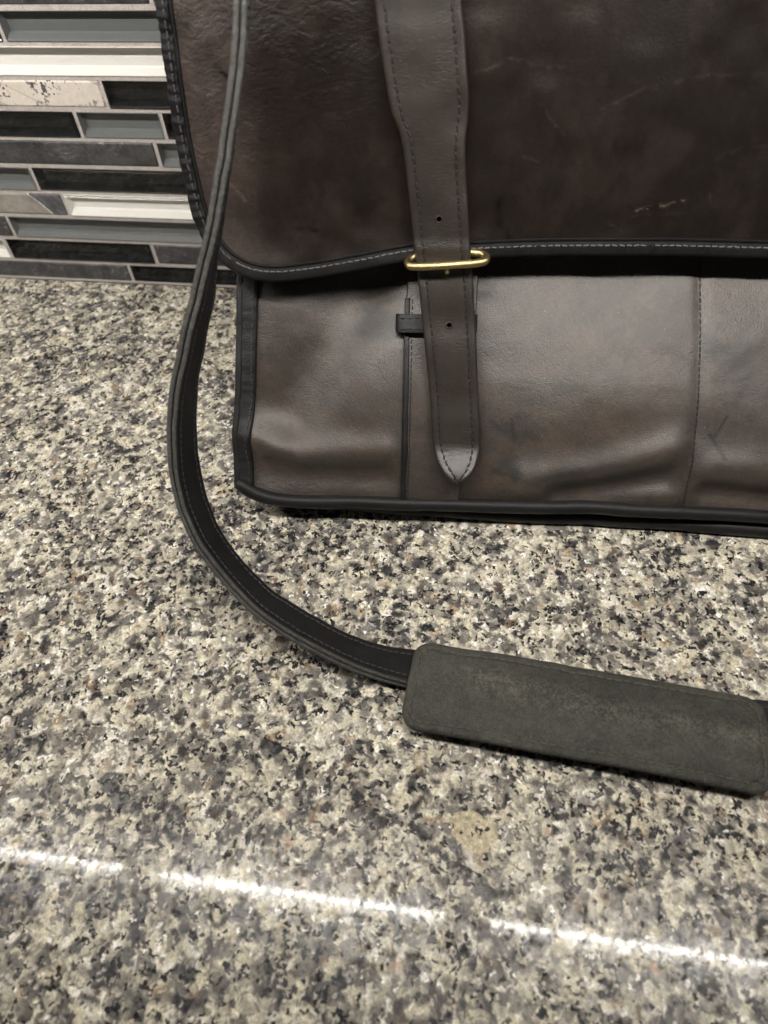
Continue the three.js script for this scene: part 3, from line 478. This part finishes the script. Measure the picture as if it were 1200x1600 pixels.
// flap
function hFlap(u, v) {
  let n = lerp(0.0098, 0.0085, sstep(0.12, 0.22, v));
  n += 0.0045 * gauss(Math.hypot(u + 0.002, (v - 0.108) * 1.2), 0.02);
  n += 0.0026 * gauss(Math.hypot((u - 0.022) / 1.3, v - 0.192), 0.016);
  n -= 0.002 * gauss(segd(u, v, 0.052, 0.21, 0.058, 0.13), 0.01);
  n += 0.0015 * gauss(segd(u, v, -0.018, 0.2, -0.012, 0.14), 0.006);
  n += 0.0007 * vn(u * 28, v * 34, 4096, 501) + 0.0005 * vn(u * 90, v * 100, 4096, 502);
  n -= 0.0035 * sstep(-0.014, -0.03, u) * sstep(0.12, 0.16, v);
  return n;
}
const flapAt = onSurf(hFlap);
const edgeLeft = [[-0.0142, 0.1141], [-0.0199, 0.1222], [-0.0237, 0.133], [-0.0258, 0.1457], [-0.0273, 0.1579], [-0.0278, 0.1706], [-0.0281, 0.1828], [-0.0286, 0.202], [-0.029, 0.25]];
const edgeBottom = [[-0.0142, 0.1141], [-0.0068, 0.1086], [-0.0003, 0.1061], [0.0077, 0.1051], [0.0184, 0.1059], [0.0318, 0.1079], [0.045, 0.1104], [0.058, 0.1129], [0.0683, 0.1144], [0.0886, 0.1151], [0.1037, 0.1158], [0.1285, 0.1162], [0.1531, 0.1162], [0.1774, 0.1157], [0.2015, 0.115], [0.27, 0.1135], [0.345, 0.112]];
{
  const C0 = spl(edgeBottom), D0 = spl(edgeLeft), P00 = edgeBottom[0], P10 = [0.345, 0.112], P01 = [-0.029, 0.25], P11 = [0.345, 0.25];
  const coons = (s, t) => [0, 1].map((k) => { const c0 = C0(s)[k], c1 = lerp(P01[k], P11[k], s), d0 = D0(t)[k], d1 = lerp(P10[k], P11[k], t); return (1 - t) * c0 + t * c1 + (1 - s) * d0 + s * d1 - ((1 - s) * (1 - t) * P00[k] + s * (1 - t) * P10[k] + (1 - s) * t * P01[k] + s * t * P11[k]); });
  const back = (up) => gridGeo(260, 130, (s, t) => { const [u, v] = coons(s, t); return [flapAt(u, v, up).p, u, v]; }, up < 0);
  const top = gridGeo(60, 24, (s, t) => { const u = lerp(-0.029, 0.345, s), a = t * Math.PI * 0.93, r = 0.026, p0 = flapAt(u, 0.25).p, w = V3(0, Math.sin(leanAt(0.3)), Math.cos(leanAt(0.3))), V = V3(0, w.z, -w.y); return [p0.addScaledVector(w, -r * (1 - Math.cos(a))).addScaledVector(V, r * Math.sin(a)), u, 0.25 + t * 0.08]; });
  mesh('flap', mergeGeometries([back(0), back(-0.0022), top]), M.flap, bag, { label: 'dark brown scuffed flap' });
  // bound edge
  const ring = spl([...edgeLeft.slice().reverse(), ...edgeBottom.slice(1)]), len = pathLen(ring), inset = (d) => (t) => { const [u, v] = ring(t), [u2, v2] = ring(Math.min(1, t + 0.003)), [u1, v1] = ring(Math.max(0, t - 0.003)), dx = u2 - u1, dy = v2 - v1, l = Math.hypot(dx, dy); return [u - dy / l * d, v + dx / l * d]; };
  const cornerT = 0.27, pucker = (t) => { const k = 1 - sstep(0.2, 0.3, t); return 1 + k * (0.1 * Math.cos(t * len / 0.0033 * Math.PI * 2 + vn(t * len / 0.009, 9, 9999, 35)) + 0.24 * vn(t * len / 0.0036, 1, 9999, 31) + 0.16 * vn(t * len / 0.0017, 1, 9999, 32)) + 0.09 * vn(t * len / 0.006, 4, 9999, 33) + 0.06 * vn(t * len / 0.0022, 5, 9999, 36); };
  const bind = mesh('flap_binding', surfRibbon(flapAt, inset(0.0026), 0.006, 0.0046, { n: 560, len, wob: pucker, wid: (t) => 1 + 0.1 * (1 - sstep(0.2, 0.3, t)) * (1 + vn(t * len / 0.003, 7, 9999, 34)), lift: -0.0008 }), M.binding, bag);
  const q = inset(0.0039), lift = 0.0013;
  mesh('stitching', stitches((t) => { const [u, v] = q(0.29 + t * 0.7); return flapAt(u, v, lift); }, len * 0.7, 0.0027, 0.0024, 0.00036, 0.0001, 11), M.threadPale, bind, { kind: 'stuff' });
  mesh('stitching', stitches((t) => { const [u, v] = q(t * 0.285); return flapAt(u, v, lift + 0.0003); }, len * 0.285, 0.0033, 0.0027, 0.00042, 0.00005, 12), M.threadGrey, bind, { kind: 'stuff' });
  const crv = inset(0.0063); mesh('binding_lip', surfRibbon(flapAt, crv, 0.0012, 0.0014, { n: 420, len, lift: 0.0002 }), M.binding, bind);
}
// closing strap with two holes
{
  const Lp = [[0.0445, 0.25], [0.0507, 0.1997], [0.0521, 0.1905], [0.0538, 0.181], [0.0556, 0.1712], [0.0569, 0.1662], [0.0592, 0.161], [0.0606, 0.1558], [0.0617, 0.1483], [0.0637, 0.1328], [0.0653, 0.1176], [0.0666, 0.1059], [0.0692, 0.0851], [0.0724, 0.0572], [0.074, 0.0361], [0.0759, 0.0283], [0.08, 0.0212], [0.0845, 0.0170]];
  const Rp = [[0.075, 0.25], [0.0807, 0.199], [0.0822, 0.1899], [0.0832, 0.1805], [0.0843, 0.1708], [0.0843, 0.1658], [0.0838, 0.1607], [0.0836, 0.1555], [0.0841, 0.1481], [0.0858, 0.1327], [0.0872, 0.1176], [0.0886, 0.1059], [0.0909, 0.0853], [0.0934, 0.0575], [0.0953, 0.0366], [0.095, 0.031], [0.092, 0.0225], [0.0855, 0.0168]];
  const nTop = table([[0, 0.0172], [0.017, 0.0166], [0.036, 0.0106], [0.058, 0.0107], [0.085, 0.0118], [0.106, 0.0136], [0.1135, 0.0152], [0.119, 0.0158], [0.125, 0.0152], [0.15, 0.0143], [0.17, 0.014], [0.25, 0.0135]]);
  const cl = new THREE.CatmullRomCurve3(Lp.map((p) => V3(p[0], p[1], 0)), false, 'centripetal'), cr = new THREE.CatmullRomCurve3(Rp.map((p) => V3(p[0], p[1], 0)), false, 'centripetal');
  const N = 260, tt = (t) => 1 - (1 - t) ** 1.25, LR = (t) => [cl.getPoint(tt(t)), cr.getPoint(tt(t))], th = 0.0024;
  const hs = (u, v) => nTop(v) + 0.00035 * vn(u * 60, v * 90, 4096, 601);
  const strapAt = onSurf(hs), at = (t, a, up) => { const [l, r] = LR(t), u = lerp(l.x, r.x, a), v = lerp(l.y, r.y, a); return strapAt(u, v, up); };
  const rings = [], us = [], prof = [[0, -th / 2], [0.0, -0.0007], [0.0006, -0.0001], [0.0014, 0.00005], [0.0027, 0.00002], [0.0034, -0.0002], [0.0042, 0.00005]];   // metres from the edge: rounded edge, stitched groove
  for (let j = 0; j <= N; j++) {
    const t = j / N, [l, r] = LR(t), w = Math.max(0.0004, l.distanceTo(r)), pr = prof.map(([d, o]) => [Math.min(0.5, d / w), o]);
    const full = [...pr, [0.3, 0.0001], [0.4, 0.0001], [0.5, 0.0001], [0.6, 0.0001], [0.7, 0.0001], ...pr.slice().reverse().map(([a, o]) => [1 - a, o]), [1, -th], [0.5, -th], [0, -th]];
    rings.push(full.map(([a, o]) => at(t, a, o).p).reverse()); us.push(t);
  }
  const n = rings[0].length, g = loft(rings, us.map((t) => t * 0.24), Array.from({ length: n + 1 }, (_, i) => 0));
  { const u = g.attributes.uv, p = g.attributes.position; for (let i = 0; i < u.count; i++) u.setXY(i, p.getX(i), Math.hypot(p.getY(i), p.getZ(i)) * Math.sign(0.5)); }
  let body = g;
  try {
    const ev = new Evaluator(); ev.attributes = ['position', 'normal', 'uv'];
    let br = new Brush(g); br.updateMatrixWorld();
    for (const [hu, hv] of [[0.0745, 0.1318], [0.0798, 0.0882]]) { const cyl = new THREE.CylinderGeometry(0.0011, 0.0011, 0.008, 18); cyl.rotateX(Math.PI / 2 - leanAt(hv)); const c = F(hu, hv, nTop(hv) - 0.001); cyl.translate(c.x, c.y, c.z); const b = new Brush(cyl); b.updateMatrixWorld(); br = ev.evaluate(br, b, SUBTRACTION); br.updateMatrixWorld(); }
    body = br.geometry;
  } catch (e) { console.log('holes: ' + e.message); }
  const strap = mesh('closing_strap', body, M.strap, bag);
  const side = (a0) => (t) => { const tr = t * 0.965, [l, r] = LR(tr), w = l.distanceTo(r), d = 0.0035 / w; return at(tr, a0 ? 1 - d : d, 0.00005); };
  const seamGeo = (f) => { let L = 0, a = f(0).p; for (let i = 1; i <= 200; i++) { const b = f(i / 200).p; L += a.distanceTo(b); a = b; } const ts = []; let acc = 0; a = f(0).p; ts.push([0, 0]); for (let i = 1; i <= 400; i++) { const b = f(i / 400).p; acc += a.distanceTo(b); ts.push([acc, i / 400]); a = b; } const by = (s) => { const d = clamp(s) * acc; let k = 1; while (k < 400 && ts[k][0] < d) k++; const [d0, t0] = ts[k - 1], [d1, t1] = ts[k]; return f(lerp(t0, t1, clamp((d - d0) / (d1 - d0 || 1)))); }; return stitches(by, acc, 0.0031, 0.0024, 0.0004, 0.00012, 21); };
  for (const s of [0, 1]) mesh('stitching', seamGeo(side(s)), M.threadDark, strap, { kind: 'stuff' });
  for (const [hu, hv] of [[0.0745, 0.1318], [0.0798, 0.0882]]) { const e = new THREE.TorusGeometry(0.0013, 0.00028, 6, 20); e.rotateX(-leanAt(hv)); const c = F(hu, hv, nTop(hv) + 0.0001); e.translate(c.x, c.y, c.z); mesh('punched_rim', e, M.strap, strap); }
}
// brass buckle
{
  const pts = [[0.0668, 0.1116, 0.0187], [0.074, 0.1119, 0.0192], [0.082, 0.1126, 0.0194], [0.0892, 0.1132, 0.0188], [0.0928, 0.1142, 0.0172], [0.0935, 0.1156, 0.0148], [0.0915, 0.1168, 0.0125], [0.087, 0.1172, 0.0116], [0.078, 0.1168, 0.0112], [0.069, 0.116, 0.0116], [0.0642, 0.115, 0.0125], [0.0626, 0.1135, 0.0148], [0.0634, 0.112, 0.0174]].map((p) => F(...p));
  const c = new THREE.CatmullRomCurve3(pts, true, 'centripetal'), g = new THREE.TubeGeometry(c, 180, 0.00165, 16, true), buckle = mesh('buckle', g, M.brass, bag);
  const a = F(0.078, 0.1128, 0.0148), b = F(0.0782, 0.1091, 0.0175), rod = new THREE.TubeGeometry(curve3([a, F(0.0781, 0.1112, 0.0162), b]), 20, 0.0008, 8), tip = new THREE.SphereGeometry(0.0011, 12, 8); tip.translate(b.x, b.y, b.z);
  mesh('buckle_pin', mergeGeometries([rod, tip]), M.brass, buckle);
}
// shoulder strap: two layers of leather on edge, [x, y, z, wx, wy, wz] with w pointing across the strap to its far edge
{
  const K = [[0.02, 0.25, -0.145, 0, 0.5, -0.86], [0.02, 0.272, -0.112, -0.2, 0.1, -0.97], [0.019, 0.262, -0.075, -0.25, -0.2, -0.94], [0.018, 0.235, -0.05, -0.26, -0.38, -0.88], [0.0167, 0.2119, -0.0325, -0.254, -0.424, -0.869], [0.0137, 0.1977, -0.0247, -0.261, -0.425, -0.867], [0.0095, 0.1827, -0.016, -0.221, -0.421, -0.88], [0.0043, 0.1664, -0.0073, -0.156, -0.399, -0.903],
    [-0.0025, 0.1484, 0.0013, -0.106, -0.397, -0.912], [-0.0107, 0.129, 0.0107, 0.007, -0.423, -0.906], [-0.0178, 0.1117, 0.0182, 0.094, -0.416, -0.905], [-0.0225, 0.0976, 0.0239, 0.166, -0.438, -0.882], [-0.0258, 0.0834, 0.0307, 0.195, -0.458, -0.866], [-0.0267, 0.0688, 0.0382, 0.195, -0.489, -0.848], [-0.0207, 0.0536, 0.0491, 0.16, -0.51, -0.837], [-0.0092, 0.0382, 0.0604, 0.13, -0.52, -0.84],
    [0.0063, 0.028, 0.0715, 0.12, -0.5, -0.85], [0.022, 0.0205, 0.0782, 0.1, -0.48, -0.87], [0.046, 0.0117, 0.0863, 0.1, -0.4, -0.9], [0.0666, 0.0082, 0.0902, 0.11, -0.25, -0.95], [0.09, 0.007, 0.094, 0.12, -0.1, -0.98], [0.14, 0.007, 0.1, 0.12, 0, -0.99], [0.21, 0.007, 0.108, 0.1, 0, -0.99], [0.26, 0.006, 0.105, -0.1, 0, -0.99], [0.31, 0.006, 0.085, -0.3, 0, -0.95], [0.35, 0.02, 0.055, -0.2, 0, -0.97], [0.368, 0.08, 0.01, 0, -0.3, -0.95], [0.35, 0.17, -0.04, 0, -0.3, -0.95], [0.335, 0.245, -0.08, 0, -0.2, -0.97], [0.33, 0.272, -0.112, 0, 0.1, -0.97], [0.33, 0.25, -0.145, 0, 0.5, -0.86]];
  const pc = curve3(K.map((k) => V3(k[0], k[1], k[2]))), wc = new THREE.CatmullRomCurve3(K.map((k) => V3(k[3], k[4], k[5])), false, 'catmullrom', 0.5); pc.arcLengthDivisions = 1500;
  const L = pc.getLength(), N = 620, TH = 0.0044, WD = 0.018;
  const frame = (t) => { const tt = pc.getUtoTmapping(t), sx = t * L, p = pc.getPoint(tt), T = pc.getTangent(tt), w = wc.getPoint(tt); w.addScaledVector(T, -w.dot(T)).normalize(); const nn = V3(0, 0, 0).crossVectors(T, w); w.addScaledVector(nn, 0.05 * vn(sx / 0.035, 2, 9999, 801) + 0.02 * vn(sx / 0.012, 3, 9999, 802)).normalize(); p.addScaledVector(nn, 0.0006 * vn(sx / 0.028, 4, 9999, 803) + 0.00018 * vn(sx / 0.007, 5, 9999, 804)).addScaledVector(w, 0.0005 * vn(sx / 0.03, 6, 9999, 805) + 0.00012 * vn(sx / 0.004, 7, 9999, 806)); return { p, T, W: w, n: V3(0, 0, 0).crossVectors(T, w).normalize() }; };
  const sweep = (prof) => { const rings = [], us = []; for (let j = 0; j <= N; j++) { const { p, W, n } = frame(j / N); rings.push(prof.map(([w, o]) => p.clone().addScaledVector(W, w).addScaledVector(n, o))); us.push(j / N * L); } const vs = [0]; for (let i = 1; i <= prof.length; i++) { const a = prof[i - 1], b = prof[i % prof.length]; vs.push(vs[i - 1] + Math.hypot(a[0] - b[0], a[1] - b[1])); } return joinNormals(loft(rings, us, vs), prof.length); };
  const layer = (a, b) => [[0.0003, a], [0.0012, a + 0.0], [0.0028, a], [0.0034, a - 0.00022], [0.004, a], [WD / 2, a + 0.0001], [WD - 0.004, a], [WD - 0.0034, a - 0.00022], [WD - 0.0028, a], [WD - 0.0008, a], [WD - 0.0002, a - 0.0003], [WD, (a + b) / 2], [WD - 0.0003, b], [WD / 2, b], [0.0004, b], [0.00035, (a + b) / 2]].reverse();
  const strap = mesh('shoulder_strap', mergeGeometries([sweep(layer(0, -0.00205)), sweep(layer(-0.00235, -TH))]), M.blackSmooth, bag, { label: 'black two-layer shoulder strap' });
  const lip = (a, b) => [[0.0006, a - 0.00005], [0.0001, a - 0.00025], [-0.0001, a - 0.0007], [-0.0001, b + 0.0006], [0.0001, b + 0.0002], [0.0006, b + 0.00005]];
  mesh('strap_edge', mergeGeometries([sweep(lip(0, -0.00205)), sweep(lip(-0.00235, -TH))]), M.edge, strap);
  const side = (d) => (t) => { const { p, W, n } = frame(0.02 + t * 0.96); return { p: p.addScaledVector(W, d).addScaledVector(n, 0.00005), n }; };
  for (const d of [0.0034, WD - 0.0034]) mesh('stitching', stitches(side(d), L * 0.96, 0.0027, 0.0021, 0.00028, 0.00005, 31), M.threadGrey, strap, { kind: 'stuff' });
}
// shoulder pad on the strap
{
  const C = V3(0.1364, 0, 0.0994), A = V3(0.9904, 0, 0.138), B = V3(-0.138, 0, 0.9904), HL = 0.0704, HW = 0.0197, CR = 0.0075;
  const out = []; { const per = [[1, 1], [-1, 1], [-1, -1], [1, -1]]; for (let k = 0; k < 4; k++) { const [sx, sy] = per[k], cx = sx * (HL - CR), cy = sy * (HW - CR), a0 = k * Math.PI / 2; for (let i = 0; i <= 10; i++) { const a = a0 + i / 10 * Math.PI / 2; out.push([cx + Math.cos(a) * CR, cy + Math.sin(a) * CR]); } const [nx, ny] = per[(k + 1) % 4], ex = nx * (HL - CR), ey = ny * (HW - CR), s = out[out.length - 1], e = k % 2 ? [sx * HL, ny * (HW - CR)] : [nx * (HL - CR), sy * HW]; const m = k % 2 ? 12 : 40; for (let i = 1; i < m; i++) out.push([lerp(s[0], e[0], i / m), lerp(s[1], e[1], i / m)]); } }
  const edgeIn = (a, b) => { const qx = Math.abs(a) - (HL - CR), qy = Math.abs(b) - (HW - CR); return CR - Math.hypot(Math.max(qx, 0), Math.max(qy, 0)) - Math.min(Math.max(qx, qy), 0); };
  const yTop = (a, b) => 0.0092 + 0.045 * b + 0.0017 * (1 - (b / HW) ** 2) - 0.0012 * (a / HL) ** 2 + 0.0006 * vn(a * 60, b * 60, 4096, 701) + 0.00022 * vn(a * 170, b * 170, 4096, 702) - 0.00045 * sstep(0.0009, 0, Math.abs(edgeIn(a, b) - 0.0036)) + 0.0016 * sstep(-0.06, 0.03, a) * gauss(b + 0.002 - 0.03 * a, 0.0075);
  const at = (a, b, up) => C.clone().addScaledVector(A, a).addScaledVector(B, b).add(V3(0, yTop(a, b) + up, 0));
  const ringsOf = (list) => { const rings = list.map(([k, up, dd]) => out.map(([a, b]) => { const mx = clamp(a, -(HL - HW), HL - HW), r = Math.hypot(a - mx, b), kk = Math.max(0, k - (dd ?? 0) / r), aa = mx + (a - mx) * kk, bb = b * kk; return [at(aa, bb, up), aa, bb]; })); const P = [], U = [], I = [], n = out.length; rings.forEach((r) => { for (let i = 0; i <= n; i++) { const [p, a, b] = r[i % n]; P.push(p.x, p.y, p.z); U.push(a + 0.08, 0.03 - b); } }); for (let j = 0; j < rings.length - 1; j++) for (let i = 0; i < n; i++) { const p = j * (n + 1) + i; I.push(p, p + 1, p + n + 1, p + 1, p + n + 2, p + n + 1); } const g = new THREE.BufferGeometry(); g.setAttribute('position', new THREE.Float32BufferAttribute(P, 3)); g.setAttribute('uv', new THREE.Float32BufferAttribute(U, 2)); g.setIndex(I); g.computeVertexNormals(); return joinNormals(g, n); };
  const topK = [[0, 0], [0.15, 0], [0.3, 0], [0.45, 0], [0.6, 0], [0.7, 0], [1, 0, 0.0052], [1, 0, 0.0046], [1, 0, 0.0041], [1, 0, 0.0036], [1, 0, 0.0031], [1, 0, 0.0026], [1, 0, 0.002], [1, 0, 0.0014], [1, -0.0002, 0.0006], [1, -0.0007, 0.0001], [1, -0.0012, 0], [1, -0.0019, 0.0001], [1, -0.0021, 0.0004], [0.5, -0.0021], [0, -0.0021]];
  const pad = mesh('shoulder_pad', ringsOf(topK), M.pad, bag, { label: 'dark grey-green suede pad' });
  const bt = topK.map(([k, up, d]) => [k, up * 0.6 - 0.0023, (d ?? 0) + (k === 1 ? 0.0002 : 0)]); mesh('backing', ringsOf(bt), M.blackSmooth, pad);
  // thread near the edge
  const walk = []; let acc = 0; out.concat([out[0]]).forEach(([a, b], i, s) => { if (i) acc += Math.hypot(a - s[i - 1][0], b - s[i - 1][1]); walk.push([acc, a, b]); });
  const pos = (t) => { const d = mod(t, 1) * acc; let k = 1; while (k < walk.length - 1 && walk[k][0] < d) k++; const f = (d - walk[k - 1][0]) / (walk[k][0] - walk[k - 1][0] || 1), a = lerp(walk[k - 1][1], walk[k][1], f), b = lerp(walk[k - 1][2], walk[k][2], f), mx = clamp(a, -(HL - HW), HL - HW), r = Math.hypot(a - mx, b), kk = 1 - 0.0035 / r; return { p: at(mx + (a - mx) * kk, b * kk, -0.0001), n: V3(0, 1, 0) }; };
  mesh('stitching', stitches(pos, acc, 0.0036, 0.0024, 0.00034, 0.0003, 41), M.threadBrown, pad, { kind: 'stuff' });
}
renderer.render(scene, camera);
